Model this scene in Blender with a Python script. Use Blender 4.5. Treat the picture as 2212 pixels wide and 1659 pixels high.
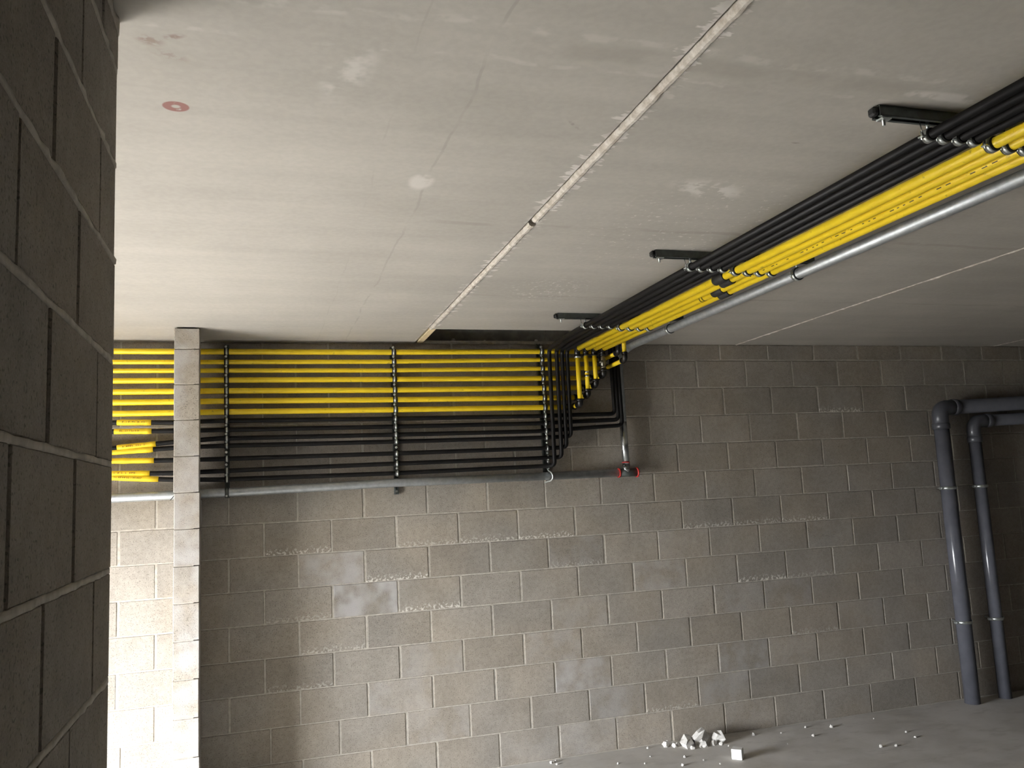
import bpy, math, random
from mathutils import Vector, Matrix

random.seed(7)
for o in list(bpy.data.objects):
    bpy.data.objects.remove(o, do_unlink=True)
scene = bpy.context.scene
COL = scene.collection

# ------------------------------------------------------------------ camera
cam_d = bpy.data.cameras.new('camera')
cam = bpy.data.objects.new('camera', cam_d)
COL.objects.link(cam)
RIGHT = Vector((0.95771, -0.28375, -0.04768))
DOWN = Vector((-0.00894, 0.13631, -0.99063))
FWD = Vector((0.28759, 0.94916, 0.12801))
m = Matrix((RIGHT, -DOWN, -FWD)).transposed().to_4x4()
m.translation = Vector((-3.0004, -5.3008, 1.7134))
cam.matrix_world = m
cam_d.sensor_fit = 'HORIZONTAL'
cam_d.sensor_width = 36.0
cam_d.lens = 29.226
cam_d.clip_start = 0.02
scene.camera = cam

# ------------------------------------------------------------------ light
world = bpy.data.worlds.new('world')
scene.world = world
world.use_nodes = True
bg = world.node_tree.nodes['Background']
bg.inputs[0].default_value = (0.95, 0.975, 1.0, 1)      # even overcast sky
bg.inputs[1].default_value = 54.0

# doorway to the outside (daylight comes in here); the portal only guides sampling
DOOR_X, DOOR_Y0, DOOR_Y1, DOOR_Z = -5.6, -2.7, -0.9, 1.45
pl = bpy.data.lights.new('daylight_portal', 'AREA')
pl.shape = 'RECTANGLE'
pl.size = DOOR_Z
pl.size_y = DOOR_Y1 - DOOR_Y0
pl.cycles.is_portal = True
po = bpy.data.objects.new('daylight_portal', pl)
COL.objects.link(po)
po.location = (DOOR_X - 0.02, (DOOR_Y0 + DOOR_Y1) / 2, DOOR_Z / 2)
po.rotation_euler = (0, -math.pi / 2, 0)

sun_d = bpy.data.lights.new('sun', 'SUN')            # falls through the doorway on to the floor beyond the left wall
sun_d.energy = 25.0
sun_d.angle = math.radians(1.0)
sun_d.color = (1.0, .96, .90)
sun = bpy.data.objects.new('sun', sun_d)
COL.objects.link(sun)
sun.rotation_euler = Vector((1.2, 1.25, -1.75)).to_track_quat('-Z', 'Y').to_euler()

vs = scene.view_settings
vs.view_transform = 'Standard'
vs.look = 'None'
vs.exposure = 0.6
vs.gamma = 1.0
vs.use_curve_mapping = False
scene.cycles.use_denoising = True
scene.cycles.max_bounces = 7
scene.cycles.diffuse_bounces = 4
scene.cycles.glossy_bounces = 3
scene.cycles.adaptive_threshold = 0.09
scene.cycles.use_light_tree = False
scene.cycles.caustics_reflective = False
scene.cycles.caustics_refractive = False
scene.cycles.sample_clamp_indirect = 6.0

# ------------------------------------------------------------------ mesh helpers
class MB:
    def __init__(s):
        s.v = []; s.f = []; s.sm = []
    def add(s, vs_, fs, smooth=False):
        b = len(s.v)
        s.v += [tuple(x) for x in vs_]
        for f in fs:
            s.f.append(tuple(b + i for i in f)); s.sm.append(smooth)
        return s
    def box(s, x0, x1, y0, y1, z0, z1):
        return s.add([(x0,y0,z0),(x1,y0,z0),(x1,y1,z0),(x0,y1,z0),(x0,y0,z1),(x1,y0,z1),(x1,y1,z1),(x0,y1,z1)],
                     [(3,2,1,0),(4,5,6,7),(0,1,5,4),(1,2,6,5),(2,3,7,6),(3,0,4,7)])
    def cbox(s, x0, x1, y0, y1, z0, z1, c):
        """box with all twelve edges chamfered"""
        vs_, idx = [], {}
        X, Y, Z = (x0, x1), (y0, y1), (z0, z1)
        for i in (0, 1):
            for j in (0, 1):
                for k in (0, 1):
                    p = (X[i], Y[j], Z[k]); q = (c if i == 0 else -c, c if j == 0 else -c, c if k == 0 else -c)
                    for a in range(3):
                        t = [p[n] + (0 if n == a else q[n]) for n in range(3)]
                        idx[(i, j, k, a)] = len(vs_); vs_.append(tuple(t))
        fs = []
        g = lambda i, j, k, a: idx[(i, j, k, a)]
        for i in (0, 1):
            f = [g(i,0,0,0), g(i,1,0,0), g(i,1,1,0), g(i,0,1,0)]; fs.append(tuple(f if i else f[::-1]))
            f = [g(0,i,0,1), g(1,i,0,1), g(1,i,1,1), g(0,i,1,1)]; fs.append(tuple(f[::-1] if i else f))
            f = [g(0,0,i,2), g(1,0,i,2), g(1,1,i,2), g(0,1,i,2)]; fs.append(tuple(f if i else f[::-1]))
        for i in (0, 1):
            for j in (0, 1):
                flip = (i + j) % 2
                f = [g(i,j,0,0), g(i,j,1,0), g(i,j,1,1), g(i,j,0,1)]; fs.append(tuple(f[::-1] if flip else f))
                f = [g(i,0,j,0), g(i,0,j,2), g(i,1,j,2), g(i,1,j,0)]; fs.append(tuple(f[::-1] if flip else f))
                f = [g(0,i,j,1), g(1,i,j,1), g(1,i,j,2), g(0,i,j,2)]; fs.append(tuple(f[::-1] if flip else f))
        for i in (0, 1):
            for j in (0, 1):
                for k in (0, 1):
                    f = [g(i,j,k,0), g(i,j,k,1), g(i,j,k,2)]
                    fs.append(tuple(f if (i+j+k) % 2 else f[::-1]))
        return s.add(vs_, fs)
    def tube(s, pts, r, n=14, cap=True, rad=None):
        pts = [Vector(p) for p in pts]
        N = len(pts)
        tan = []
        for i in range(N):
            a = pts[max(i-1, 0)]; b = pts[min(i+1, N-1)]
            tan.append((b - a).normalized())
        ref = Vector((0, 0, 1)) if abs(tan[0].z) < 0.9 else Vector((0, 1, 0))
        u = tan[0].cross(ref).normalized()
        vs_ = []
        for i in range(N):
            t = tan[i]
            u = (u - t * u.dot(t)).normalized()
            w = t.cross(u)
            rr = rad[i] if rad else r
            for k in range(n):
                a = 2 * math.pi * k / n
                vs_.append(pts[i] + (u * math.cos(a) + w * math.sin(a)) * rr)
        fs = []
        for i in range(N - 1):
            for k in range(n):
                fs.append((i*n+k, i*n+(k+1) % n, (i+1)*n+(k+1) % n, (i+1)*n+k))
        s.add(vs_, fs, True)
        if cap:
            b = len(s.v) - len(vs_)
            s.f.append(tuple(b + k for k in range(n))[::-1]); s.sm.append(False)
            s.f.append(tuple(b + (N-1)*n + k for k in range(n))); s.sm.append(False)
        return s
    def band(s, c, axis, r0, r1, w, n=20):
        """hollow ring (clamp band) around c, axis a unit vector"""
        c = Vector(c); ax = Vector(axis).normalized()
        ref = Vector((0, 0, 1)) if abs(ax.z) < 0.9 else Vector((1, 0, 0))
        u = ax.cross(ref).normalized(); v = ax.cross(u)
        vs_ = []
        for (r, h) in ((r0, -w/2), (r1, -w/2), (r1, w/2), (r0, w/2)):
            for k in range(n):
                a = 2 * math.pi * k / n
                vs_.append(c + ax*h + (u*math.cos(a) + v*math.sin(a))*r)
        fs = []
        for q in range(4):
            for k in range(n):
                k2 = (k+1) % n; q2 = (q+1) % 4
                fs.append((q*n+k, q*n+k2, q2*n+k2, q2*n+k))
        return s.add(vs_, fs, True)
    def build(s, name, mat, parent=None, autos=True):
        me = bpy.data.meshes.new(name)
        me.from_pydata(s.v, [], s.f)
        me.polygons.foreach_set('use_smooth', s.sm)
        me.validate(); me.update()
        me.materials.append(mat)
        return link(name, me, parent)

def link(name, me, parent=None):
    o = bpy.data.objects.new(name, me)
    COL.objects.link(o)
    if parent is not None:
        o.parent = parent
        if parent.type == 'EMPTY':
            o.matrix_parent_inverse = Matrix.Translation(-Vector(parent['base'])) if 'base' in parent else Matrix()
        elif parent.parent is not None and parent.parent.type == 'EMPTY':
            pass
    return o

def tag(o, label=None, cat=None, group=None, kind=None):
    if label: o['label'] = label
    if cat: o['category'] = cat
    if group: o['group'] = group
    if kind: o['kind'] = kind
    return o

def thing(name, label, cat, loc, group=None):
    e = bpy.data.objects.new(name, None)
    e.empty_display_size = 0.05
    COL.objects.link(e)
    e.location = loc
    e['base'] = tuple(loc)
    return tag(e, label, cat, group)

def structure(name, label=None):
    e = bpy.data.objects.new(name, None)
    COL.objects.link(e)
    e['kind'] = 'structure'
    if label: e['label'] = label
    return e

def fillet(pts, r, n=6):
    """polyline with rounded corners"""
    pts = [Vector(p) for p in pts]
    out = [pts[0]]
    for i in range(1, len(pts) - 1):
        a, b, c = pts[i-1], pts[i], pts[i+1]
        d1 = (a - b); d2 = (c - b)
        rr = min(r, d1.length * .49, d2.length * .49)
        p1 = b + d1.normalized() * rr; p2 = b + d2.normalized() * rr
        for k in range(n + 1):
            t = k / n
            out.append(p1 * (1-t)**2 + b * 2*t*(1-t) + p2 * t*t)
    out.append(pts[-1])
    return out

# ------------------------------------------------------------------ materials
class NT:
    def __init__(s, name):
        s.m = bpy.data.materials.new(name)
        s.m.use_nodes = True
        s.t = s.m.node_tree
        s.b = s.t.nodes['Principled BSDF']
    def node(s, kind, **kw):
        n = s.t.nodes.new(kind)
        for k, v in kw.items():
            setattr(n, k, v)
        return n
    def put(s, sock, val):
        if isinstance(val, bpy.types.NodeSocket):
            s.t.links.new(val, sock)
        else:
            sock.default_value = val
    def math(s, op, a, b=0.0, c=None, clamp=False):
        n = s.node('ShaderNodeMath', operation=op, use_clamp=clamp)
        s.put(n.inputs[0], a); s.put(n.inputs[1], b)
        if c is not None: s.put(n.inputs[2], c)
        return n.outputs[0]
    def ramp(s, val, lo, hi, a=0.0, b=1.0):
        n = s.node('ShaderNodeMapRange', interpolation_type='SMOOTHSTEP')
        s.put(n.inputs[0], val)
        n.inputs[1].default_value = lo; n.inputs[2].default_value = hi
        n.inputs[3].default_value = a; n.inputs[4].default_value = b
        return n.outputs[0]
    def pos(s):
        return s.node('ShaderNodeNewGeometry').outputs['Position']
    def local(s):
        return s.node('ShaderNodeTexCoord').outputs['Object']
    def scaled(s, vec, sc, off=(0, 0, 0)):
        n = s.node('ShaderNodeMapping')
        s.put(n.inputs[0], vec)
        n.inputs[1].default_value = off
        n.inputs[3].default_value = sc
        return n.outputs[0]
    def noise(s, vec, scale, detail=4.0, rough=0.55):
        n = s.node('ShaderNodeTexNoise')
        s.put(n.inputs['Vector'], vec)
        n.inputs['Scale'].default_value = scale
        n.inputs['Detail'].default_value = detail
        n.inputs['Roughness'].default_value = rough
        return n.outputs[0]
    def xyz(s, vec):
        n = s.node('ShaderNodeSeparateXYZ'); s.put(n.inputs[0], vec)
        return n.outputs
    def mix(s, fac, a, b, mode='MIX'):
        n = s.node('ShaderNodeMix', data_type='RGBA', blend_type=mode)
        s.put(n.inputs[0], fac); s.put(n.inputs[6], a); s.put(n.inputs[7], b)
        return n.outputs[2]
    def bump(s, h, strength, dist):
        n = s.node('ShaderNodeBump')
        s.put(n.inputs['Height'], h)
        n.inputs['Strength'].default_value = strength
        n.inputs['Distance'].default_value = dist
        s.t.links.new(n.outputs[0], s.b.inputs['Normal'])
    def out(s, col, rough=0.9, metal=0.0, spec=None):
        s.put(s.b.inputs['Base Color'], col)
        s.put(s.b.inputs['Roughness'], rough)
        s.b.inputs['Metallic'].default_value = metal
        if spec is not None: s.b.inputs['Specular IOR Level'].default_value = spec
        return s.m

def rgb(r, g, b):
    return (r, g, b, 1.0)

def block_material(name, base):
    t = NT(name)
    P = t.pos(); L = t.local()
    oc = t.node('ShaderNodeObjectInfo').outputs['Color']
    sep = t.node('ShaderNodeSeparateColor'); t.put(sep.inputs[0], oc)
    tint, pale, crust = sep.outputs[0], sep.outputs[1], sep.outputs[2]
    big = t.noise(P, 5.0, 2.0)
    mid = t.noise(P, 38.0, 2.0)
    fine = t.noise(P, 260.0, 1.0)
    pits = t.ramp(t.noise(P, 170.0, 0.0), 0.27, 0.34)
    v = t.math('ADD', t.ramp(big, .3, .7, .92, 1.06), t.ramp(mid, .3, .7, -.07, .07))
    v = t.math('ADD', v, t.ramp(fine, .3, .7, -.10, .10))
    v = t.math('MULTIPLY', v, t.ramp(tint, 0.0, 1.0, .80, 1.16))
    v = t.math('MULTIPLY', v, t.ramp(pits, 0, 1, .6, 1.0))
    warm = t.mix(t.ramp(t.noise(P, 2.3, 0.0), .35, .65), rgb(*base), rgb(base[0]*.97, base[1]*1.0, base[2]*1.05))
    hue = t.node('ShaderNodeMix', data_type='RGBA', blend_type='MULTIPLY')
    hue.inputs[0].default_value = 1.0
    t.put(hue.inputs[6], warm)
    comb = t.node('ShaderNodeCombineColor')
    for i in range(3): t.put(comb.inputs[i], v)
    t.put(hue.inputs[7], comb.outputs[0])
    col = hue.outputs[2]
    # pale dusty bloom on some faces, its own cloudy shape
    cl = t.ramp(t.noise(P, 7.0, 2.0), .36, .66)
    col = t.mix(t.math('MULTIPLY', t.math('MULTIPLY', cl, pale), .75), col, rgb(.47, .46, .46))
    # lime crust along the lower edge of some blocks
    lz = t.xyz(L)[2]
    low = t.ramp(lz, -.095, -.035, 1.0, 0.0)
    sp = t.ramp(t.math('ADD', t.noise(P, 62.0, 1.0), t.math('MULTIPLY', low, .12)), .60, .70)
    fac = t.math('MULTIPLY', t.math('MULTIPLY', sp, low), crust, clamp=True)
    col = t.mix(fac, col, rgb(.66, .63, .58))
    h = t.math('ADD', t.math('MULTIPLY', fine, .5), t.math('MULTIPLY', pits, .8))
    t.bump(fine, .45, .002)
    return t.out(col, .93)

M = {}
M['block'] = block_material('concrete_block', (.317, .279, .232))
t = NT('mortar'); P = t.pos()
col = t.mix(t.ramp(t.noise(P, 30, 4), .3, .7), rgb(.36, .33, .285), rgb(.50, .465, .41))
t.bump(t.noise(P, 180, 3), .5, .002)
M['mortar'] = t.out(col, .95)

t = NT('dark_upper_block'); P = t.pos()
M['upper'] = t.out(t.mix(t.ramp(t.noise(P, 20, 4), .3, .7), rgb(.26, .26, .24), rgb(.38, .37, .34)), .95)

# ---- ceiling concrete with its stains (a handful of shared noises)
JX = (-2.0445, -2.0105)
t = NT('ceiling_concrete'); P = t.pos(); X, Y, Z = t.xyz(P)
N_big = t.noise(P, 1.6, 4.0, .6)
N_mid = t.noise(P, 4.0, 3.0)
N_16 = t.noise(P, 13.0, 3.0)
N_50 = t.noise(P, 50.0, 2.0)
N_x = t.noise(t.scaled(P, (0.55, 7.0, 1.0)), 1.2, 3.0)
v = t.ramp(N_big, .28, .72, .93, 1.06)
v = t.math('MULTIPLY', v, t.ramp(N_x, .3, .7, .955, 1.035))
v = t.math('MULTIPLY', v, t.ramp(N_50, .3, .7, .97, 1.03))
comb = t.node('ShaderNodeCombineColor')
for i in range(3): t.put(comb.inputs[i], v)
col = t.mix(1.0, rgb(.385, .360, .320), comb.outputs[0], 'MULTIPLY')
YW = t.math('ADD', Y, t.ramp(N_big, 0, 1, -.05, .05))
XW = t.math('ADD', X, t.ramp(N_big, 0, 1, -.03, .03))
def blob(cx, cy, rx, ry, soft=.5, rot=0.0, thr=(.35, .6), nz=None):
    """cloudy patch round (cx, cy) as a factor, and the normalised distance"""
    dx = t.math('SUBTRACT', X, cx); dy = t.math('SUBTRACT', Y, cy)
    c, s_ = math.cos(rot), math.sin(rot)
    ex = t.math('ADD', t.math('MULTIPLY', dx, c/rx), t.math('MULTIPLY', dy, s_/rx))
    ey = t.math('SUBTRACT', t.math('MULTIPLY', dy, c/ry), t.math('MULTIPLY', dx, s_/ry))
    d = t.math('SQRT', t.math('ADD', t.math('MULTIPLY', ex, ex), t.math('MULTIPLY', ey, ey)))
    k = t.ramp(d, 1 - soft, 1.0, 1.0, 0.0)
    return t.math('MULTIPLY', k, t.ramp(nz if nz is not None else N_16, *thr)), d
def over(col, fac, amount, c):
    return t.mix(t.math('MULTIPLY', fac, amount), col, rgb(*c))
# transverse casting streaks across the planks
for (y0, w, a, c) in ((-3.63, .05, .45, (.28, .255, .22)), (-2.43, .022, .5, (.26, .235, .20)), (-1.34, .018, .45, (.27, .245, .21))):
    d = t.math('ABSOLUTE', t.math('SUBTRACT', YW, y0))
    col = over(col, t.math('MULTIPLY', t.ramp(d, w*.3, w, 1, 0), t.math('MULTIPLY', t.ramp(N_mid, .40, .56), t.ramp(X, -2.75, -2.35))), a*.8, c)
for (y0, w, a) in ((-3.69, .022, .3), (-3.56, .012, .25)):
    d = t.math('ABSOLUTE', t.math('SUBTRACT', YW, y0))
    col = over(col, t.math('MULTIPLY', t.ramp(d, w*.3, w, 1, 0), t.ramp(N_16, .46, .60)), a, (.60, .575, .53))
# long faint form lines
for (x0, w, a) in ((-2.49, .006, .4), (-2.66, .004, .2)):
    d = t.math('ABSOLUTE', t.math('SUBTRACT', XW, x0))
    col = over(col, t.math('MULTIPLY', t.ramp(d, w*.4, w, 1, 0), t.ramp(N_mid, .36, .56)), a, (.27, .25, .22))
# pale scuffs
for a in ((-1.53, -2.88, .19, .085, .6, .25, (.44, .54), N_16, .6), (-2.80, -3.44, .07, .20, .7, .2, (.40, .62), N_16, .42),
          (-2.51, -2.79, .05, .085, .5, 0, (.36, .55), N_16, .5), (-1.62, -1.45, .26, .28, .6, 0, (.60, .66), N_50, .55),
          (-1.4, -2.45, .5, .7, .6, 0, (.66, .70), N_50, .5), (-1.2, -3.62, .28, .03, .6, 0, (.42, .58), N_16, .5)):
    f, d = blob(*a[:8])
    col = over(col, f, a[8], (.68, .65, .61))
# red paint ring and reddish-brown rub marks
f, d = blob(-3.201, -3.188, .034, .030, .15, 0, (.28, .40), N_50)
col = over(col, t.math('MULTIPLY', f, t.ramp(d, .20, .40, 0.0, 1.0)), .8, (.21, .06, .05))
for a in ((-3.225, -3.495, .040, .030, .35, .6), (-3.175, -3.52, .034, .014, -.4, .65), (-3.19, -3.44, .06, .026, .5, .4)):
    f, d = blob(a[0], a[1], a[2], a[3], .8, a[4], (.36, .56), N_50)
    col = over(col, f, a[5], (.20, .13, .10))
for a in ((-1.46, -3.28, .03, .006, 0, .6), (-2.17, -3.27, .05, .008, .8, .4)):
    f, d = blob(a[0], a[1], a[2], a[3], .7, a[4], (.4, .6), N_50)
    col = over(col, f, a[5], (.14, .125, .10))
# white grout smeared out beside the open joint
d = t.math('ABSOLUTE', t.math('SUBTRACT', X, -2.03))
edge = t.ramp(t.noise(t.scaled(P, (10, 26, 1)), 1.0, 3.0, .7), .42, .72, .012, .055)
f = t.ramp(t.math('SUBTRACT', d, edge), -.004, .012, 1.0, 0.0)
f = t.math('MULTIPLY', f, t.ramp(N_mid, .36, .56))
col = over(col, f, .7, (.74, .71, .67))
M['ceiling'] = t.out(col, .86)

t = NT('joint_grout'); P = t.pos()
M['grout'] = t.out(t.mix(t.ramp(t.noise(P, 26, 4, .7), .3, .7), rgb(.40, .35, .29), rgb(.68, .64, .58)), .95)
t = NT('foam_strip'); P = t.pos()
M['foam'] = t.out(t.mix(t.ramp(t.noise(P, 30, 3), .3, .7), rgb(.62, .50, .30), rgb(.75, .64, .42)), .95)

t = NT('floor_concrete'); P = t.pos()
v = t.noise(P, 1.7, 5.0, .6); w_ = t.noise(t.scaled(P, (1, 2.2, 1)), 4.0, 5.0, .65)
col = t.mix(t.ramp(v, .32, .68), rgb(0.486, 0.466, 0.432), rgb(0.634, 0.614, 0.587))
col = t.mix(t.math('MULTIPLY', t.ramp(w_, .52, .66), .45), col, rgb(0.392, 0.371, 0.338))
col = t.mix(t.math('MULTIPLY', t.ramp(t.noise(t.scaled(P, (.8, 2.6, 1), (3, 1, 0)), 2.1, 5, .7), .58, .68), .6), col, rgb(.60, .585, .56))
col = t.mix(t.math('MULTIPLY', t.ramp(t.noise(P, 95, 3), .62, .70), .5), col, rgb(.62, .60, .57))
t.bump(t.noise(P, 40, 5), .15, .004)
M['floor'] = t.out(col, .8)

def plain(name, c, rough, metal=0.0, var=.06, sc=30.0, spec=None, bump=0.0):
    t = NT(name); P = t.pos()
    n = t.noise(P, sc, 3.0)
    col = t.mix(t.ramp(n, .3, .7), rgb(*[x*(1-var) for x in c]), rgb(*[min(1, x*(1+var)) for x in c]))
    if bump: t.bump(n, bump, .002)
    return t.out(col, rough, metal, spec)

t = NT('yellow_coating'); P = t.pos()
col = t.mix(t.ramp(t.noise(P, 14, 3), .3, .7), rgb(.86, .61, .018), rgb(.92, .68, .025))
col = t.mix(t.math('MULTIPLY', t.ramp(t.noise(P, 46, 4), .64, .72), .55), col, rgb(.32, .22, .03))
M['yellow'] = t.out(col, .42, 0, .4)
M['black'] = plain('black_plastic', (.007, .0065, .0065), .5, 0, .2, 20, .22)
M['rubber'] = plain('black_rubber', (.012, .012, .012), .6, 0, .2, 40)
M['iron'] = plain('black_iron_fitting', (.035, .033, .033), .33, .6, .25, 40, .5)
t = NT('galvanised_steel'); P = t.pos()
col = t.mix(t.ramp(t.noise(P, 28, 4, .7), .3, .7), rgb(.36, .38, .39), rgb(.47, .49, .50))
M['galv'] = t.out(col, t.ramp(t.noise(P, 9, 3), .3, .7, .46, .56), .8)
M['bright'] = plain('bright_galvanised_steel', (.55, .57, .58), .24, .95, .12, 30)
M['zinc'] = plain('zinc_plated_clamp', (.66, .70, .69), .34, .9, .15, 60)
M['rail'] = plain('dull_zinc_channel', (.13, .145, .14), .48, .7, .2, 24)
M['pvc'] = plain('grey_pvc', (.105, .108, .128), .2, 0, .08, 12, .5)
M['pvc_fit_shaded_run'] = plain('dark_fitting_and_shaded_run_pvc', (.070, .072, .085), .33, 0, .08, 12, .5)
M['red'] = plain('red_seal', (.50, .035, .03), .5, 0, .1, 40)
M['plaster'] = plain('white_plaster', (.62, .60, .57), .9, 0, .12, 60, None, .4)
M['white'] = plain('white_card', (.82, .81, .79), .7, 0, .03, 40)
M['tape'] = plain('yellow_sleeve', (.86, .60, .02), .5, 0, .06, 25)
M['ink'] = plain('brown_ink', (.32, .13, .015), .7, 0, .1, 40)
M['print'] = plain('black_print', (.05, .04, .01), .7, 0, .1, 40)
M['marker'] = plain('white_tape', (.78, .76, .72), .6, 0, .05, 40)
M['brass'] = plain('grey_brass_valve', (.20, .185, .15), .42, .7, .25, 60)
M['wall_plain'] = plain('plain_masonry', (.20, .18, .155), .95, 0, .1, 6)
M['ground'] = plain('outside_paving', (.31, .30, .285), .95, 0, .08, 4)

# ------------------------------------------------------------------ setting
H = 0.19844
CE = 2.705
def bed(k): return 2.785 - H * k              # bed joint k below the ceiling course
XL, XR, YF = -5.6, 8.6, -13.0

floor = MB().box(XL, XR, YF, .2, -.2, 0).build('floor', M['floor'])
tag(floor, 'bare grey concrete floor', None, None, 'structure')
gnd = MB().box(-16, XL, -14, 9, -.22, -.01).build('ground', M['ground'])
tag(gnd, 'paving outside the doorway', None, None, 'structure')

BLOCK_MESH = {}
def block_mesh(w, d, h, c=.0035):
    key = (round(w, 4), round(d, 4), round(h, 4))
    if key not in BLOCK_MESH:
        b = MB().cbox(-w/2, w/2, -d/2, d/2, -h/2, h/2, c)
        me = bpy.data.meshes.new('concrete_block'); me.from_pydata(b.v, [], b.f); me.update()
        me.materials.append(M['block'])
        BLOCK_MESH[key] = me
    return BLOCK_MESH[key]

rng = random.Random(3)
def place_block(parent, cx, cy, cz, w, d, h, tint=None, pale=0.0, crust=0.0):
    o = link('block', block_mesh(w, d, h), parent)
    o.location = (cx, cy, cz)
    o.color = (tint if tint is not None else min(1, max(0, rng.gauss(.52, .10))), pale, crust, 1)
    return o

# back wall: mortar body with every block in view laid on it
wb = MB().box(XL, XR, .0035, .2, 0, CE)
wb.box(-2.0, -.85, .0035, .12, CE, 2.722)
wall_back = wb.build('wall_back', M['mortar'])
tag(wall_back, 'concrete block back wall in running bond', None, None, 'structure')
PALE = {(9, -2.4): 1.0, (8, -2.6): .75, (12, -1.0): .7, (9, -.4): .5, (8, -.9): .3, (13, -.77): .4, (13, .03): .35, (12, .2): .4, (11, -1.4): .35,
        (10, .2): .3, (12, -2.2): .35, (13, -1.97): .3, (11, -2.2): .3, (10, -1.0): .25, (14, -1.0): .3}
CRUST = {(7, -3.0): .8, (7, -2.2): .5, (8, -2.2): 1.0, (9, -2.0): 1.0, (7, -1.4): .9, (7, -1.8): .7, (7, -.2): .7, (7, .2): .7, (7, .6): .8, (9, .4): 1.0,
         (9, .8): .5, (3, 1.2): .9, (10, -2.8): .5, (11, -2.8): .4, (9, -2.8): .4, (11, .8): .4, (8, -1.0): .4, (13, -.4): .5, (14, -2.0): .3}
JT = .010
for k in range(1, 15):
    zt = bed(k-1) - .003 if k > 1 else CE - .004
    zb = bed(k) + .003 if k < 14 else .004
    off = {13: .228, 14: .011}.get(k, 0.0 if k % 2 == 0 else .2)
    n0 = math.floor((-4.35 - off) / .4)
    x = off + n0 * .4
    while x < 3.4:
        w = .4 - JT
        cx = x + .2
        pale = max([v for (kk, xx), v in PALE.items() if kk == k and abs(xx - cx) < .2] or [0.0])
        crust = max([v for (kk, xx), v in CRUST.items() if kk == k and abs(xx - cx) < .2] or [0.0])
        if not pale and rng.random() < .18: pale = rng.uniform(.05, .25)
        dy = rng.uniform(-.0012, .0012)
        place_block(wall_back, cx + rng.uniform(-.0015, .0015), .022 + dy, (zt+zb)/2 + rng.uniform(-.001, .001), w, .044, zt - zb, None, pale, crust)
        x += .4

# upper leaf seen through the slot between wall head and ceiling plank
up = MB()
up.box(-2.3, -1.105, .12, .2, 2.6, 3.0); up.box(-1.098, -.6, .12, .2, 2.6, 3.0)
wall_upper = up.build('wall_upper', M['upper'])
tag(wall_upper, 'dark upper masonry seen through the slot above the back wall', None, None, 'structure')
MB().box(-1.105, -1.098, .124, .2, 2.7, 3.0).build('mortar_joint', M['mortar'], wall_upper)

# left wall: near, tinted darker for its shade, ends towards the daylight opening
LX1, LX0, LYE = -3.277, -3.467, -3.555
wl = MB().box(LX0 + .014, LX1 - .014, YF, LYE - .014, 0, CE - .016)
wall_left = wl.build('wall_left', M['mortar'])
tag(wall_left, 'near concrete block partition wall at the left', None, None, 'structure')
for k in range(1, 15):
    zt = bed(k-1) + .004 if k > 1 else CE - .02
    zb = bed(k) + .012 if k < 14 else .004
    y = LYE
    first = .333 if k % 2 == 0 else .165
    i = 0
    while y > -5.3:
        ln = first if i == 0 else .341
        e = rng.uniform(-.004, .004) if i == 0 else 0
        y1 = y + e; y0 = y - ln + .009
        o = place_block(wall_left, (LX0+LX1)/2 + rng.uniform(-.001, .001), (y0+y1)/2, (zt+zb)/2, LX1-LX0, round(y1-y0, 4), zt-zb, rng.uniform(.05, .25))  # low tint paints the wall's unlit look into its blocks
        y -= ln; i += 1
def ragged(z0, z1, x, y_end, y_start, step=.028, jx=.0028, jz=.0022):
    """continuous uneven mortar ribbon standing a little proud of the left wall"""
    mb_ = MB(); n = int((y_end - y_start)/step); vs_ = []
    for i in range(n + 1):
        y = y_start + (y_end - y_start)*i/n
        e = x + rng.uniform(-.001, jx); a0 = z0 - rng.uniform(0, jz); a1 = z1 + rng.uniform(0, jz)
        vs_ += [(LX0 + .003, y, a0), (x - .008, y, a0), (e, y, a0 + .002), (e + rng.uniform(-.001, .001), y, a1 - .002), (x - .008, y, a1), (LX0 + .003, y, a1)]
    fs = [(i*6+k, i*6+(k+1) % 6, (i+1)*6+(k+1) % 6, (i+1)*6+k) for i in range(n) for k in range(6)]
    fs += [tuple(range(6))[::-1], tuple(n*6 + k for k in range(6))]
    return mb_.add(vs_, fs, True).build('mortar_bed', M['mortar'], wall_left)
for k in range(1, 14):                               # fat, uneven mortar beds
    ragged(bed(k) + .002, bed(k) + .014, LX1, LYE - .003, -5.4)
ragged(CE - .028, CE, LX1 + .002, LYE + .002, -5.4, .02, .004, .003)

# the rest of the place, outside the picture
wr = MB().box(XR, XR + .2, YF, .2, 0, CE).build('wall_right', M['wall_plain']); tag(wr, 'side wall out of view', None, None, 'structure')
wf = MB().box(-9, XR + .2, YF - .2, YF, 0, CE).build('wall_front', M['wall_plain']); tag(wf, 'wall behind the camera', None, None, 'structure')
wo = MB()
wo.box(XL - .2, XL, YF, DOOR_Y0, 0, 3.0); wo.box(XL - .2, XL, DOOR_Y1, .2, 0, 3.0); wo.box(XL - .2, XL, DOOR_Y0, DOOR_Y1, DOOR_Z, 3.0)
wo = wo.build('wall_outer', M['wall_plain']); tag(wo, 'outer wall with the daylight doorway', None, None, 'structure')

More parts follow.
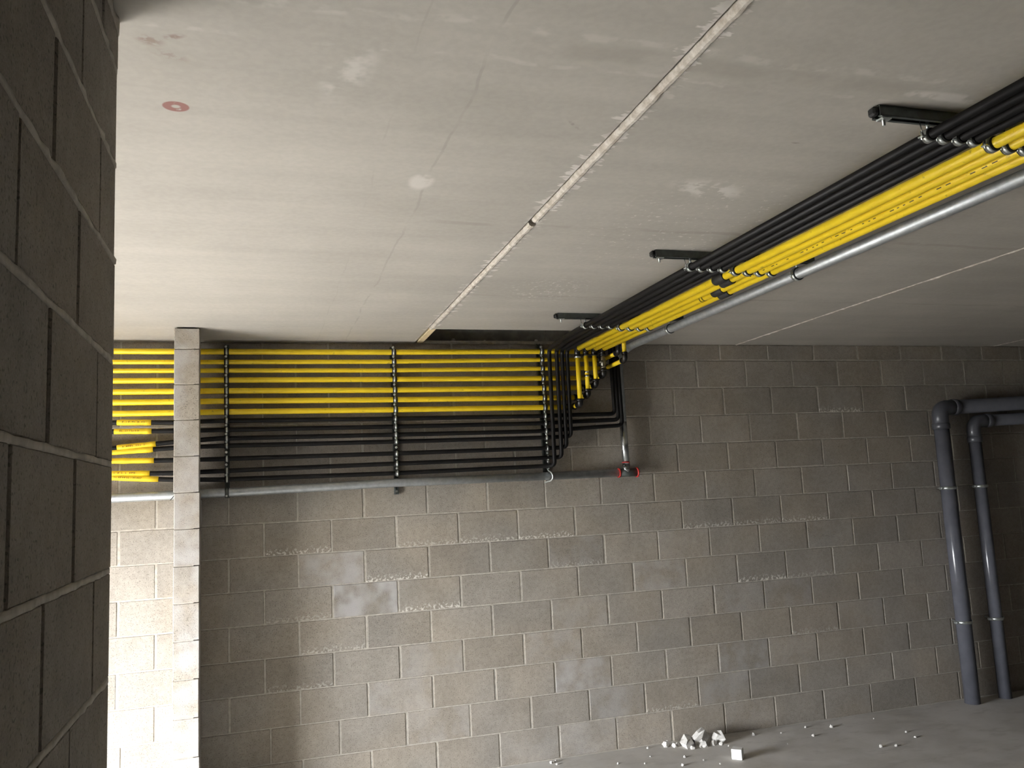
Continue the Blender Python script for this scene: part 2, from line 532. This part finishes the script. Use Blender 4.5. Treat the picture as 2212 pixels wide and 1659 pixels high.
# ceiling planks and the joints between them
ceiling = structure('ceiling', 'precast concrete plank ceiling')
def plank(boxes):
    b = MB()
    for q in boxes: b.cbox(*q, .004)
    return b.build('ceiling_plank', M['ceiling'], ceiling)
plank([(XL - .2, -4.45, YF - .2, .2, CE, 2.9)])
plank([(-4.436, JX[0], YF - .2, .2, CE, 2.9)])
p3 = MB()
p3.add([(JX[1], YF-.2, CE), (.336, YF-.2, CE), (.336, .2, CE), (-.92, .2, CE), (-.92, -.456, CE), (JX[1], -.456, CE),
        (JX[1], YF-.2, 2.9), (.336, YF-.2, 2.9), (.336, .2, 2.9), (-.92, .2, 2.9), (-.92, -.456, 2.9), (JX[1], -.456, 2.9)],
       [(5,4,3,2,1,0), (6,7,8,9,10,11)] + [(i, (i+1) % 6, 6+(i+1) % 6, 6+i) for i in range(6)])
p3.build('ceiling_plank', M['ceiling'], ceiling)
plank([(.350, 2.732, YF - .2, .2, CE, 2.9)])
plank([(2.746, XR + .2, YF - .2, .2, CE, 2.9)])
MB().box(XL - .2, XR + .2, YF - .2, .3, 2.95, 3.05).build('top_light_seal', M['wall_plain'], ceiling)  # unseen cover added so sky light does not leak in above the planks
MB().box(XL - .2, XR + .2, .2, .3, 2.6, 3.0).build('end_light_seal', M['wall_plain'], ceiling)  # unseen strip added to seal the back edge against light leaks
def bead(y0, y1, x, r, z, name, mat, step=.02, jit=.0016):
    n = max(2, int((y1-y0)/step)); pts, rad = [], []
    for i in range(n+1):
        pts.append((x + rng.uniform(-jit, jit)*.6, y0 + (y1-y0)*i/n, z + rng.uniform(-jit, jit)*.6))
        rad.append(r + rng.uniform(-jit, jit))
    b = MB().tube(pts, r, 10, True, rad)
    b.sm = [False]*len(b.sm) if jit > .001 else b.sm
    return b.build(name, mat, ceiling)
bead(-6.0, -2.475, -2.024, .0145, CE + .006, 'joint_filler', M['grout'])
bead(-2.440, -.462, -2.024, .0145, CE + .006, 'joint_filler', M['grout'])
MB().box(JX[0], JX[1], YF, .2, CE + .03, CE + .05).build('joint_backing', M['rubber'], ceiling)
MB().cbox(-2.030, -1.988, -.456, .02, CE + .002, CE + .045, .004).build('foam_strip', M['foam'], ceiling)
bead(-6.0, .0, .343, .0085, CE + .004, 'joint_filler', M['grout'], .03, .0022)
bead(-6.0, .0, 2.739, .0080, CE + .005, 'joint_filler', M['grout'], .03, .0018)

# ------------------------------------------------------------------ free-standing block pier
pier = thing('block_pier', 'narrow pale concrete block pier standing in front of the back wall', 'pier', (-3.399, -.34, 0))
PX0, PX1, PY0 = -3.465, -3.334, -.446
SK = .05                                            # the right face runs slightly askew towards the wall
def pier_block(y1, zt, zb, c=.003):
    b = MB().cbox(PX0, PX1, PY0, y1, zb, zt, c)
    b.v = [(x - (SK * (y - PY0) if x > (PX0+PX1)/2 else 0), y, z) for x, y, z in b.v]
    dx, dy = rng.uniform(-.0025, .0025), rng.uniform(-.0015, .0015)
    b.v = [(x + dx, y + dy, z) for x, y, z in b.v]
    o = b.build('block', M['block'], pier)
    o.color = (min(1, rng.gauss(.62, .06)), .7, .0, 1)
    return o
GAP_Y, GAP_Z = -.135, 1.79                          # the pipes pass behind the upper part
core = MB().box(PX0+.005, PX1-.03, PY0+.005, GAP_Y-.005, 0, CE-.008)
core.box(PX0+.005, PX1-.03, GAP_Y-.005, 0, 0, 1.752)
core.build('mortar_core', M['mortar'], pier)
zs = [CE - .006, 2.581, 2.384, 2.187, 1.989, 1.792, 1.597, 1.40, 1.205, 1.01, .812, .615, .417, .22, .0]
for i in range(14):
    pier_block(GAP_Y if zs[i] > GAP_Z else -.001, zs[i] - .002, zs[i+1] + .002)
fb = MB().cbox(PX0, PX1 - SK*(GAP_Y-PY0), GAP_Y, -.001, 1.599, 1.752, .003).build('block', M['block'], pier); fb.color = (.6, .7, 0, 1)
MB().tube([(PX0 + .004, -.30, 1.795), (PX0 - .012, -.32, 1.775), (PX0 - .026, -.335, 1.755)], .002, 6).build('wire_end', M['rubber'], pier)

# ------------------------------------------------------------------ pipes along the back wall
PY = -.075
YELLOW_Z = [(2.635, 2.631, 2.630, 2.637), (2.570, 2.568, 2.569, 2.581), (2.518, 2.516, 2.513, 2.521), (2.458, 2.458, 2.455, 2.455),
            (2.393, 2.393, 2.387, 2.388), (2.332, 2.331, 2.325, 2.322), (2.268, 2.266, 2.261, 2.258)]
WX = (-5.2, -3.245, -2.245, -1.2)
YR = [.0172, .0140, .0140, .0165, .0172, .0172, .0172]
RUN_X = {6: -1.000, 5: -.940, 4: -.880, 3: -.820}
RUN_Z, LEG_Y = 2.628, -.222
Y_LABEL = ['topmost yellow pipe along the back wall, just under the ceiling',
           'second yellow pipe from the top, ending in the left short elbowed riser',
           'third yellow pipe from the top, ending in the rightmost short riser',
           'fourth yellow pipe from the top, rising through a dull grey valve',
           'fifth yellow pipe from the top, rising in the third yellow leg',
           'sixth yellow pipe from the top, its rising leg banded with bright rings',
           'lowest yellow pipe, rising in the longest and leftmost yellow leg']
def ring(parent, name, c, axis, r, w, mat):
    return MB().band(c, axis, r - .004, r, w).build(name, mat, parent)
def elbow(parent, pts, r, mat, name='elbow'):
    b = MB().tube(fillet(pts, .03, 5), r, 14)
    e = b.build(name, mat, parent)
    for a, q in ((0, 1), (-1, -2)):
        c = Vector(pts[a]); d = (Vector(pts[q]) - c).normalized()
        cc = c + d * .006
        col_ = MB().tube([cc - d*.006, cc + d*.006], r + .0035, 14)
        x = col_.build('collar', mat, e)
    return e
for i in range(7):
    z = YELLOW_Z[i]; r = YR[i]
    t_ = thing('yellow_pipe', Y_LABEL[i], 'pipe', (-3.2, PY, z[1]), 'yellow coated gas pipes')
    xe = RUN_X.get(i, (-.765, -.752, -.741)[i] if i < 3 else 0)
    zend = z[3]
    pts = [(WX[0], PY, z[0]), (WX[1], PY, z[1]), (WX[2], PY, z[2]), (WX[3], PY, zend), (xe - .035, PY, zend)]
    MB().tube(pts, r, 16).build('wall_run', M['yellow'], t_)
    if i >= 3:
        rr = .0150
        elbow(t_, [(xe - .045, PY, zend), (xe, PY, zend), (xe, PY - .045, zend)], .0195, M['iron'])
        MB().tube([(xe, PY - .04, zend), (xe, LEG_Y + .03, zend)], .0145, 14).build('nipple', M['yellow'], t_)
        elbow(t_, [(xe, LEG_Y + .042, zend), (xe, LEG_Y, zend), (xe, LEG_Y, zend + .036)], .0195, M['iron'])
        top = RUN_Z
        if i == 3:
            MB().tube([(xe, LEG_Y, zend + .03), (xe, LEG_Y, top - .03)], .0125, 12).build('leg', M['iron'], t_)
            vz = 2.545
            v = MB().tube([(xe, LEG_Y, vz - .035), (xe, LEG_Y, vz - .03), (xe, LEG_Y, vz - .012), (xe, LEG_Y, vz + .012), (xe, LEG_Y, vz + .03), (xe, LEG_Y, vz + .035)], .02, 8, True,
                          [.015, .018, .0215, .0215, .018, .015])
            ve = v.build('valve', M['brass'], t_)
            MB().tube([(xe - .034, LEG_Y - .012, vz - .006), (xe, LEG_Y - .012, vz)], .009, 8).build('valve_stem', M['brass'], ve)
            for q in range(4):
                ring(t_, 'union_ring', (xe, LEG_Y, 2.505 - q*.012 if q < 2 else 2.575 + (q-2)*.013), (0, 0, 1), .0165, .007, M['brass'])
        else:
            MB().tube([(xe, LEG_Y, zend + .03), (xe, LEG_Y, top - .03)], rr, 16).build('leg', M['yellow'], t_)
        if i == 5:
            for q in (2.474, 2.448):
                MB().band((xe, LEG_Y, q), (0, 0, 1), .0145, .0158, .013).build('white_band', M['bright'], t_)
        elbow(t_, [(xe, LEG_Y, top - .046 if i < 6 else top - .052), (xe, LEG_Y, top), (xe, LEG_Y - .038, top)], .0195, M['iron'])
        if i == 6:
            MB().band((xe, LEG_Y, top - .052), (0, 0, 1), .014, .0225, .016).build('bright_nut', M['zinc'], t_)
        MB().tube([(xe, LEG_Y - .03, top), (xe, -6.2, top)], .0172, 18).build('ceiling_run', M['yellow'], t_)
        cy = {6: -2.045, 5: -2.005, 4: -1.825, 3: -1.785}[i]
        MB().tube([(xe, cy - .045, top), (xe, cy - .04, top), (xe, cy + .04, top), (xe, cy + .045, top)], .0235, 18, True, [.021, .0235, .0235, .021]).build('coupling', M['rubber'], t_)
        if i == 4:
            for q in (-1.69, -1.665):
                MB().band((xe, q, top), (0, 1, 0), .0165, .0185, .006).build('tape_ring', M['print'], t_)
            pr = MB()                                   # dotted line of printed characters
            yy = -3.45
            while yy < -2.12:
                ln = rng.choice((.010, .014, .020))
                if rng.random() < .72:
                    a = math.radians(208 + rng.uniform(-4, 4))
                    rr_ = .0176
                    for (da, w_) in ((0, .09),):
                        p = [(xe + math.cos(a+s*w_)*rr_, yy + e*ln, top + math.sin(a+s*w_)*rr_) for s, e in ((-1,0),(1,0),(1,1),(-1,1))]
                        pr.add(p, [(0,1,2,3)])
                yy += ln + rng.uniform(.012, .03)
            o = pr.build('printed_marking', M['print'], t_); tag(o, 'row of small black printed characters', kind='stuff')
    elif i == 0:
        elbow(t_, [(xe - .045, PY, zend), (xe, PY, zend), (xe, PY, zend + .03)], .018, M['iron'])
        MB().tube([(xe, PY, zend + .025), (xe, PY, CE - .001)], .0145, 14).build('riser', M['yellow'], t_)
    else:
        ye, zr = ((-.33, 2.588), (-.40, 2.527))[i-1]
        elbow(t_, [(xe - .045, PY, zend), (xe, PY, zend), (xe, PY - .04, zend + (zr-zend)*.3)], .0175, M['iron'])
        MB().tube([(xe, PY - .03, zend + (zr-zend)*.2), (xe, ye + .035, zr)], .0140, 14).build('nipple', M['yellow'], t_)
        elbow(t_, [(xe, ye + .042, zr), (xe, ye, zr), (xe, ye, zr + .05)], .0175, M['iron'])
        MB().tube([(xe, ye, zr + .045), (xe, ye, CE - .001)], .0140, 14).build('riser', M['yellow'], t_)

BLACK_Z = [(2.216, 2.209, 2.213, 2.205, 2.202), (2.164, 2.159, 2.159, 2.154, 2.153), (2.066, 2.094, 2.108, 2.103, 2.100), (2.043, 2.060, 2.064, 2.059, 2.058),
           (1.995, 1.988, 1.986, 1.985, 1.987), (1.923, 1.913, 1.915, 1.921, 1.923), (1.901, 1.875, 1.865, 1.861, 1.869)]
K_LABEL = ['topmost black pipe on the wall, running right to the steel drop pipe',
           'second black pipe from the top, turning up beside the steel drop pipe',
           'third black pipe from the top, turning up nearest the steel drop pipe',
           'fourth black pipe from the top, rising as rightmost of four black uprights',
           'fifth black pipe from the top, rising as third of four black uprights',
           'sixth black pipe from the top, rising as second of four black uprights',
           'lowest black pipe, rising as leftmost of four black uprights']
UP_X = {6: -1.164, 5: -1.112, 4: -1.074, 3: -1.038}
RUNK_X = {6: -1.222, 5: -1.169, 4: -1.116, 3: -1.064}
RK = .0138
SLEEVE = [((-3.805, 2.2155), (-3.622, 2.2115), 1), ((-3.819, 2.163), (-3.620, 2.160), 1), ((-3.803, 2.071), (-3.597, 2.089), 1), ((-3.90, 2.041), (-3.611, 2.060), 0),
          ((-3.90, 1.997), (-3.606, 1.990), 0), ((-3.90, 1.9235), (-3.628, 1.9165), 1), ((-3.90, 1.902), (-3.581, 1.881), 1)]
for i in range(7):
    z = BLACK_Z[i]
    t_ = thing('black_pipe', K_LABEL[i], 'pipe', (-3.2, PY, z[2]), 'black flexible pipes')
    lx = [(-5.2, PY, z[0] + (z[0]-z[1])*2), (-3.84, PY, z[0]), (-3.50, PY, z[1]), (-3.245, PY, z[2]), (-2.245, PY, z[3]), (-1.27, PY, z[4])]
    if i >= 3:
        ux, yv = UP_X[i], -.118
        path = lx + [(ux - .05, PY - .01, z[4]), (ux, yv, z[4]), (ux, yv - .004, z[4] + .09), (ux, yv - .01, 2.52), (ux, yv - .012, 2.640), (RUNK_X[i] + .01, -.42, 2.637), (RUNK_X[i], -.80, 2.637), (RUNK_X[i], -6.2, 2.637)]
        pth = lx[:-1] + fillet([lx[-1]] + path[len(lx):], .045, 6)
    else:
        ux = (-.700, -.678, -.656)[i]; yv = (-.092, -.098, -.104)[i]
        zc = (2.205, 2.163, 2.124)[i]
        path = lx + [(ux, yv, zc), (ux + (-.004), yv, 2.45), (ux - .008, yv, CE - .001)]
        pth = lx[:-1] + fillet([lx[-1]] + path[len(lx):], .035, 6)
    MB().tube(pth, RK, 14).build('tube', M['black'], t_)
    (sx0, sz0), (sx1, sz1), wr_ = SLEEVE[i]
    n_ = 7; sp, sr = [], []
    for k in range(n_+1):
        f_ = k/n_
        # follow the pipe below the sleeve
        x_ = sx0 + (sx1-sx0)*f_
        if x_ <= -3.84: zz = z[0] + (z[0]-z[1])*2*(x_+3.84)/(-1.36)
        else: zz = z[0] + (z[1]-z[0])*(x_+3.84)/.34
        sp.append((x_, PY - .001, zz)); sr.append(.0165 + rng.uniform(-.0012, .0015))
    sl = MB().tube(sp, .0165, 14, True, sr).build('sleeve', M['tape'], t_)
    tag(sl, 'yellow slip-on marking sleeve')
    if wr_:                                             # brown handwriting, too small to read
        wm = MB(); x_ = sx0 + .03 if sx0 > -3.85 else -3.815
        xend = x_ + (.115 if i != 6 else .14)
        while x_ < xend:
            hgt = rng.uniform(.006, .010)
            f_ = min(1, max(0, (x_ + 3.84)/.34)); zz = z[0] + (z[1]-z[0])*f_ + .002
            yy = PY - .0195
            a = rng.uniform(-.003, .003)
            wm.box(x_, x_ + .0028, yy, yy + .002, zz - hgt/2, zz + hgt/2)
            if rng.random() < .6: wm.box(x_, x_ + .008, yy, yy + .002, zz + a, zz + a + .0025)
            x_ += rng.choice((.010, .012, .020))
        o = wm.build('handwriting', M['ink'], sl); tag(o, 'brown handwritten code', kind='stuff')

# ------------------------------------------------------------------ galvanised steel pipe
sp_ = thing('steel_pipe', 'galvanised steel pipe with red seal rings, running below the black pipes', 'pipe', (-.632, -.07, 1.803))
SZ = 1.803
MB().tube([(-5.2, -.07, 1.776), (-3.2, -.07, 1.787), (-2.2, -.07, 1.802), (-.70, -.07, SZ)], .0262, 20).build('wall_run', M['galv'], sp_)
tee = MB().tube([(-.690, -.07, SZ), (-.556, -.07, SZ)], .0280, 20).build('tee', M['rail'], sp_)
MB().tube([(-.632, -.07, SZ), (-.632, -.07, SZ + .052)], .0275, 20).build('tee_branch', M['bright'], tee)
for x_ in (-.690, -.556):
    MB().band((x_, -.07, SZ), (1, 0, 0), .024, .0345 if x_ > -.6 else .032, .010, 24).build('seal_ring', M['red'], sp_)
MB().band((-.632, -.07, 1.872), (0, 0, 1), .022, .0275, .006, 24).build('seal_ring', M['red'], sp_)
st_path = fillet([(-.632, -.07, SZ + .03), (-.632, -.06, 2.612), (-.687, -.40, 2.622), (-.687, -.9, 2.622)], .09, 8)
MB().tube([(-.632, -.07, SZ + .03), (-.632, -.0655, 2.15)], .0252, 20).build('drop_pipe', M['bright'], sp_)
MB().tube(fillet([(-.632, -.0655, 2.15), (-.632, -.062, 2.612), (-.687, -.40, 2.622), (-.687, -6.2, 2.622)], .09, 8), .0245, 20).build('ceiling_run', M['galv'], sp_)

# ------------------------------------------------------------------ wall rails with clamps
RAILS = [(-3.206, -3.206, 2.683, 1.755, 'zinc rail of pipe clamps on the back wall nearest the block pier'),
         (-2.197, -2.195, 2.674, 1.729, 'middle zinc rail of pipe clamps on the back wall, poking out below the steel pipe'),
         (-1.202, -1.193, 2.699, 1.829, 'zinc rail of pipe clamps beside the black uprights')]
def interp(xs, zs_, x):
    for a in range(len(xs)-1):
        if xs[a] <= x <= xs[a+1]:
            return zs_[a] + (zs_[a+1]-zs_[a])*(x-xs[a])/(xs[a+1]-xs[a])
    return zs_[-1]
band_cache = {}
def shared(key, make, mat):
    if key not in band_cache:
        b = make(); me = bpy.data.meshes.new(key[0])
        me.from_pydata(b.v, [], b.f); me.polygons.foreach_set('use_smooth', b.sm); me.update(); me.materials.append(mat)
        band_cache[key] = me
    return band_cache[key]
for ri, (xa, xb, zt, zb, lab) in enumerate(RAILS):
    rt = thing('wall_rail', lab, 'pipe rail', (xa, 0, zb), 'pipe rails on the back wall')
    c = MB(); w = .0135
    def q(x0, x1, y0, y1):                              # C profile swept from top to bottom
        c.add([(xb+x0, y0, zb), (xb+x1, y0, zb), (xb+x1, y1, zb), (xb+x0, y1, zb), (xa+x0, y0, zt), (xa+x1, y0, zt), (xa+x1, y1, zt), (xa+x0, y1, zt)],
              [(3,2,1,0), (4,5,6,7), (0,1,5,4), (1,2,6,5), (2,3,7,6), (3,0,4,7)])
    q(-w, w, -.003, .0); q(-w, -w+.0025, -.020, -.003); q(w-.0025, w, -.020, -.003); q(-w, -w+.008, -.0225, -.020); q(w-.008, w, -.0225, -.020)
    c.build('channel', M['rail'], rt)
    zl = [(interp(WX, YELLOW_Z[i], xa), YR[i]) for i in range(7)]
    zl += [(interp((-3.5, -3.245, -2.245, -1.19), BLACK_Z[i][1:], xa), RK) for i in range(7)]
    for j, (z, r) in enumerate(zl):
        fr = (zt - z)/(zt - zb); xx = xa + (xb-xa)*fr
        me = shared(('clamp', round(r, 4)), lambda: MB().band((0, 0, 0), (1, 0, 0), r - .001, r + .0040, .028, 20), M['rubber'])
        o = link('clamp', me, rt); o.location = (xx, PY, z)
        link('band', shared(('wband', round(r, 4)), lambda: MB().band((0, 0, 0), (1, 0, 0), r + .002, r + .0055, .0115, 20), M['zinc']), o)
        s = MB().tube([(0, 0, 0), (0, PY*-1 - .0245, 0)], .0035, 8)
        ro = link('rod', shared(('rod', 1), lambda: s, M['zinc']), o); ro.location = (0, r + .004 if False else 0, 0)
        ro.location = (0, r, 0); ro.scale = (1, max(.1, (.05 - r)/.0505), 1)
        zu = (z + zl[j-1][0])/2 if j > 0 else z + r + .012
        me = shared(('lug', 1), lambda: MB().cbox(-.0095, .0095, -.003, .003, -.0075, .0075, .001), M['rubber'])
        lg = link('lug', me, o); lg.location = (-.003, -.004, zu - z)
        me = shared(('screw', 1), lambda: MB().tube([(0, 0, 0), (0, -.005, 0), (0, -.007, 0)], .0075, 10, True, [.0078, .0078, .005]), M['zinc'])
        sc_ = link('screw', me, o); sc_.location = (-.003, -.008, zu - z)
    sz = interp((-5.2, -3.2, -2.2, -.7), (1.776, 1.787, 1.802, 1.803), xa)
    if ri == 0:
        ob = MB().band((xa, -.07, sz), (1, 0, 0), .0262, .031, .022, 24).build('clamp', M['rail'], rt)
        MB().tube([(xa - .002, -.088, zb + .012), (xa - .002, -.10, zb + .012)], .006, 10).build('screw', M['zinc'], rt)
    if ri == 1:
        MB().tube([(xb, -.022, zb + .02), (xb, -.034, zb + .02)], .0075, 6).build('screw', M['zinc'], rt)
    if ri == 2:
        hp = [(xa + .004, -.06, 1.862)]
        for k in range(13):
            a = math.radians(75 - 170*k/12)
            hp.append((xa + .008 + .018*math.sin(math.pi*k/12), -.07 - .034*math.cos(a), sz + .034*math.sin(a)))
        hp.append((xa - .012, -.045, sz - .042))
        MB().tube(hp, .0055, 10).build('hook', M['zinc'], rt)

# ------------------------------------------------------------------ ceiling brackets
BR = [(-.939, 'zinc ceiling bracket nearest the back wall, holding black, yellow and steel pipes'),
      (-2.177, 'middle zinc ceiling bracket, next to the black couplings on the yellow pipes'),
      (-3.532, 'ceiling bracket nearest the camera, at the right edge of the picture')]
for (yb, lab) in BR:
    bt = thing('ceiling_bracket', lab, 'pipe bracket', (-1.0, yb, CE), 'brackets under the ceiling')
    c = MB(); x0, x1 = -1.392, -.60; w = .0165; zb = CE - .030
    for (a, b, d, e) in ((-w, w, CE - .003, CE - .0005), (-w, -w + .003, zb, CE - .003), (w - .003, w, zb, CE - .003), (-w, -w + .010, zb - .001, zb + .002), (w - .010, w, zb - .001, zb + .002)):
        c.box(x0, x1, yb + a, yb + b, d, e)
    c.build('channel', M['rail'], bt)
    MB().cbox(x0 - .018, x0 + .001, yb - .014, yb + .014, CE - .028, CE - .004, .005).build('end_cap', M['rubber'], bt)
    MB().tube([(x0 + .022, yb, CE - .002), (x0 + .022, yb, zb - .022)], .0045, 8).build('bolt', M['zinc'], bt)
    MB().cbox(x0 + .008, x0 + .040, yb - .013, yb + .013, zb - .006, zb - .001, .001).build('washer', M['zinc'], bt)
    for j in range(9):
        if j < 4: x, z, r = -1.222 + .0527*j, 2.637, RK
        elif j < 8: x, z, r = -1.0 + .06*(j-4), RUN_Z, .0172
        else: x, z, r = -.687, 2.622, .0245
        me = shared(('lining', round(r, 4)), lambda: MB().band((0, 0, 0), (0, 1, 0), r - .001, r + .0042, .027, 22), M['rubber'])
        o = link('clamp', me, bt); o.location = (x, yb, z)
        me = shared(('cband', round(r, 4)), lambda: MB().band((0, 0, 0), (0, 1, 0), r + .002, r + .0062, .018, 22), M['zinc'])
        link('band', me, o)
        h = CE - .026 - (z + r + .004)
        rd = link('rod', shared(('crod', round(r, 4)), lambda: MB().tube([(0, 0, r + .003), (0, 0, r + .003 + h)], .0048, 8), M['zinc']), o)
        me = shared(('clug', round(r, 4)), lambda: MB().cbox(-r - .017, -r - .004, -.009, .009, -.008, -.003, .001).tube([(-r - .011, 0, -.014), (-r - .011, 0, .010)], .003, 8), M['zinc'])
        link('lug', me, o)
        if j in (0,):
            link('long_screw', shared(('lscrew', 1), lambda: MB().tube([(-.030, -.003, .040), (-.020, -.002, -.010)], .0018, 6).tube([(-.036, -.01, -.018), (-.016, -.004, -.004)], .0016, 6), M['bright']), o)

# ------------------------------------------------------------------ grey drain pipes at the right
def drain(label, x, y, r, zc, collar_x, clamps, zx):
    t_ = thing('drain_pipe', label, 'drain pipe', (x, y, 0), 'grey plastic drain pipes')
    MB().tube([(x, y, 0), (x, y, zc - .14)], r, 24).build('upright', M['pvc'], t_)
    e = MB().tube(fillet([(x, y, zc - .15), (x, y, zc), (x + .155, y, zc + .003)], .10, 10), r + .004, 24).build('elbow', M['pvc_fit_shaded_run'], t_)
    MB().tube([(x, y, zc - .165), (x, y, zc - .16), (x, y, zc - .125), (x, y, zc - .12)], r + .009, 24, True, [r + .004, r + .009, r + .009, r + .005]).build('socket', M['pvc_fit_shaded_run'], e)
    MB().tube([(x + .12, y, zc + .003), (x + .125, y, zc + .003), (x + .165, y, zc + .004), (x + .17, y, zc + .004)], r + .009, 24, True, [r + .004, r + .009, r + .009, r + .005]).build('socket', M['pvc_fit_shaded_run'], e)
    MB().tube([(x + .15, y, zc + .004), (6.4, y, zc + zx*1.7)], r, 24).build('level_run', M['pvc_fit_shaded_run'], t_)  # fitting grey used here to put the run's shade into its colour
    for zc_ in clamps:
        cl = MB().band((x, y, zc_), (0, 0, 1), r, r + .004, .022, 28).build('clamp', M['zinc'], t_)
        MB().cbox(x - r - .022, x - r - .002, y - .012, y + .012, zc_ - .009, zc_ + .009, .002).tube([(x - r - .014, y - .018, zc_), (x - r - .014, y + .018, zc_)], .0045, 8).build('lug', M['zinc'], cl)
        MB().cbox(x + r + .002, x + r + .022, y - .012, y + .012, zc_ - .009, zc_ + .009, .002).build('lug', M['zinc'], cl)
        MB().tube([(x, y + r, zc_), (x, 0.01, zc_)], .005, 8).build('rod', M['zinc'], cl)
    return t_
drain('larger grey plastic drain pipe, the left of the two at the right edge', 2.012, -.108, .055, 2.195, .17, (1.581, .585), .09)
drain('slimmer grey plastic drain pipe, the right of the two at the right edge', 2.328, -.100, .046, 2.085, .15, (1.581, .582), .06)

# ------------------------------------------------------------------ debris
def shard(name, label, cat, x, y, z0, sx, sy, sz, seed, rz=0, group=None, mat='plaster', tilt=0.0):
    r = random.Random(seed)
    vs_ = []
    n = 6
    for (h, k) in ((0, .9), (.45, 1.0), (1.0, .55)):
        for i in range(n):
            a = 2*math.pi*(i + r.uniform(-.3, .3))/n
            q = k * r.uniform(.65, 1.1)
            vs_.append(Vector((math.cos(a)*sx/2*q, math.sin(a)*sy/2*q, h*sz*(1 if h < 1 else r.uniform(.7, 1.1)))))
    vs_ = [Matrix.Rotation(tilt, 3, 'Y') @ v if tilt else v for v in vs_]
    zmin = min(v.z for v in vs_)
    vs_ = [v - Vector((0, 0, zmin)) for v in vs_]
    fs = [tuple(range(n))[::-1], tuple(2*n + i for i in range(n))]
    for l in (0, 1):
        for i in range(n):
            fs.append((l*n+i, l*n+(i+1) % n, (l+1)*n+(i+1) % n, (l+1)*n+i))
    b = MB().add(vs_, fs)
    o = b.build(name, M[mat])
    o.location = (x, y, z0); o.rotation_euler = (0, 0, rz)
    return tag(o, label, cat, group)
HEAP = 'plaster rubble heaped at the foot of the wall'
shard('plaster_chunk', 'largest pointed white plaster chunk of the rubble heap by the wall', 'rubble', -.225, -.105, 0, .19, .11, .090, 11, .4, HEAP)
shard('plaster_chunk', 'broad flat white plaster chunk at the left of the rubble heap', 'rubble', -.335, -.11, 0, .17, .11, .060, 12, 1.1, HEAP)
shard('plaster_chunk', 'greyish tilted plaster chunk at the right end of the rubble heap', 'rubble', -.118, -.115, 0, .14, .10, .062, 13, 2.0, HEAP)
for i, (x, y, s) in enumerate(((-.255, -.175, .06), (-.43, -.10, .045), (-.185, -.165, .055), (-.165, -.05, .05), (-.395, -.075, .035), (-.28, -.175, .03), (-.135, -.185, .035), (-.345, -.185, .04))):
    shard('plaster_fragment', 'small white plaster fragment in the rubble heap by the wall', 'rubble', x, y, 0, s, s*.8, s*.55, 30+i, i*1.3, HEAP)
shard('plaster_lump', 'lone white plaster lump on the floor left of the rubble heap', 'rubble', -.475, -.065, 0, .060, .045, .036, 51, .3)
wc = thing('white_block', 'small square white block lying on the floor in front of the rubble', 'block', (-.187, -.472, 0))
MB().cbox(-.032, .032, -.030, .030, 0, .062, .002).build('body', M['white'], None)
b_ = bpy.data.objects['body']; b_.parent = wc; b_.rotation_euler = (0, 0, math.radians(-42))
crumbs = [(-.60, -.05, .022), (-.435, -.07, .016), (-.387, -.07, .02), (-.47, -.312, .024), (-.556, -.448, .026), (.731, -.17, .034), (.501, -.285, .026), (.571, -.103, .02),
          (.165, -.096, .03), (.725, -.66, .028), (.818, -.684, .024), (1.081, -.478, .02), (1.053, -.591, .02), (-.396, -.418, .015), (-1.274, -.06, .03), (-1.238, -.045, .026),
          (1.115, -.132, .016), (-.11, -.235, .016), (.06, -.10, .014), (-.90, -.25, .018), (-.75, -.32, .014), (-1.25, -.10, .020), (.35, -.14, .014), (.25, -.36, .012), (-.66, -.21, .012), (-.34, -.52, .014)]
CRUMB_LABEL = {4: 'white crumb nearest the bottom edge, below the lone plaster lump', 3: 'white crumb on the open floor just below the lone plaster lump',
               5: 'largest stray white crumb near the wall, well right of the rubble', 6: 'stray white crumb on the floor halfway between white block and wall',
               7: 'white crumb at the wall foot beside the largest stray crumb', 8: 'white crumb at the wall foot just right of the rubble heap',
               9: 'left of the pair of white crumbs far out on the right floor', 10: 'right of the pair of white crumbs far out on the right floor',
               11: 'farther of the two small crumbs near the drain pipes', 12: 'nearer of the two small crumbs near the drain pipes'}
for i, (x, y, s) in enumerate(crumbs):
    shard('plaster_crumb', CRUMB_LABEL.get(i, 'tiny white plaster crumb scattered on the concrete floor'), 'crumb', x, y, 0, s*.9, s*.8, s*.55, 80+i, i, 'plaster crumbs on the floor')
for i, (x, s, lab) in enumerate(((-1.783, .034, 'leftmost mortar dropping on the wall head in the ceiling slot'), (-1.564, .018, 'smallest mortar dropping in the middle of the wall head'),
                                 (-1.201, .030, 'mortar dropping on the wall head next to the black pipes'))):
    shard('mortar_dropping', lab, 'mortar', x, .02, 2.722, s, s*.7, s*.6, 120+i, i, 'mortar droppings on the wall head')
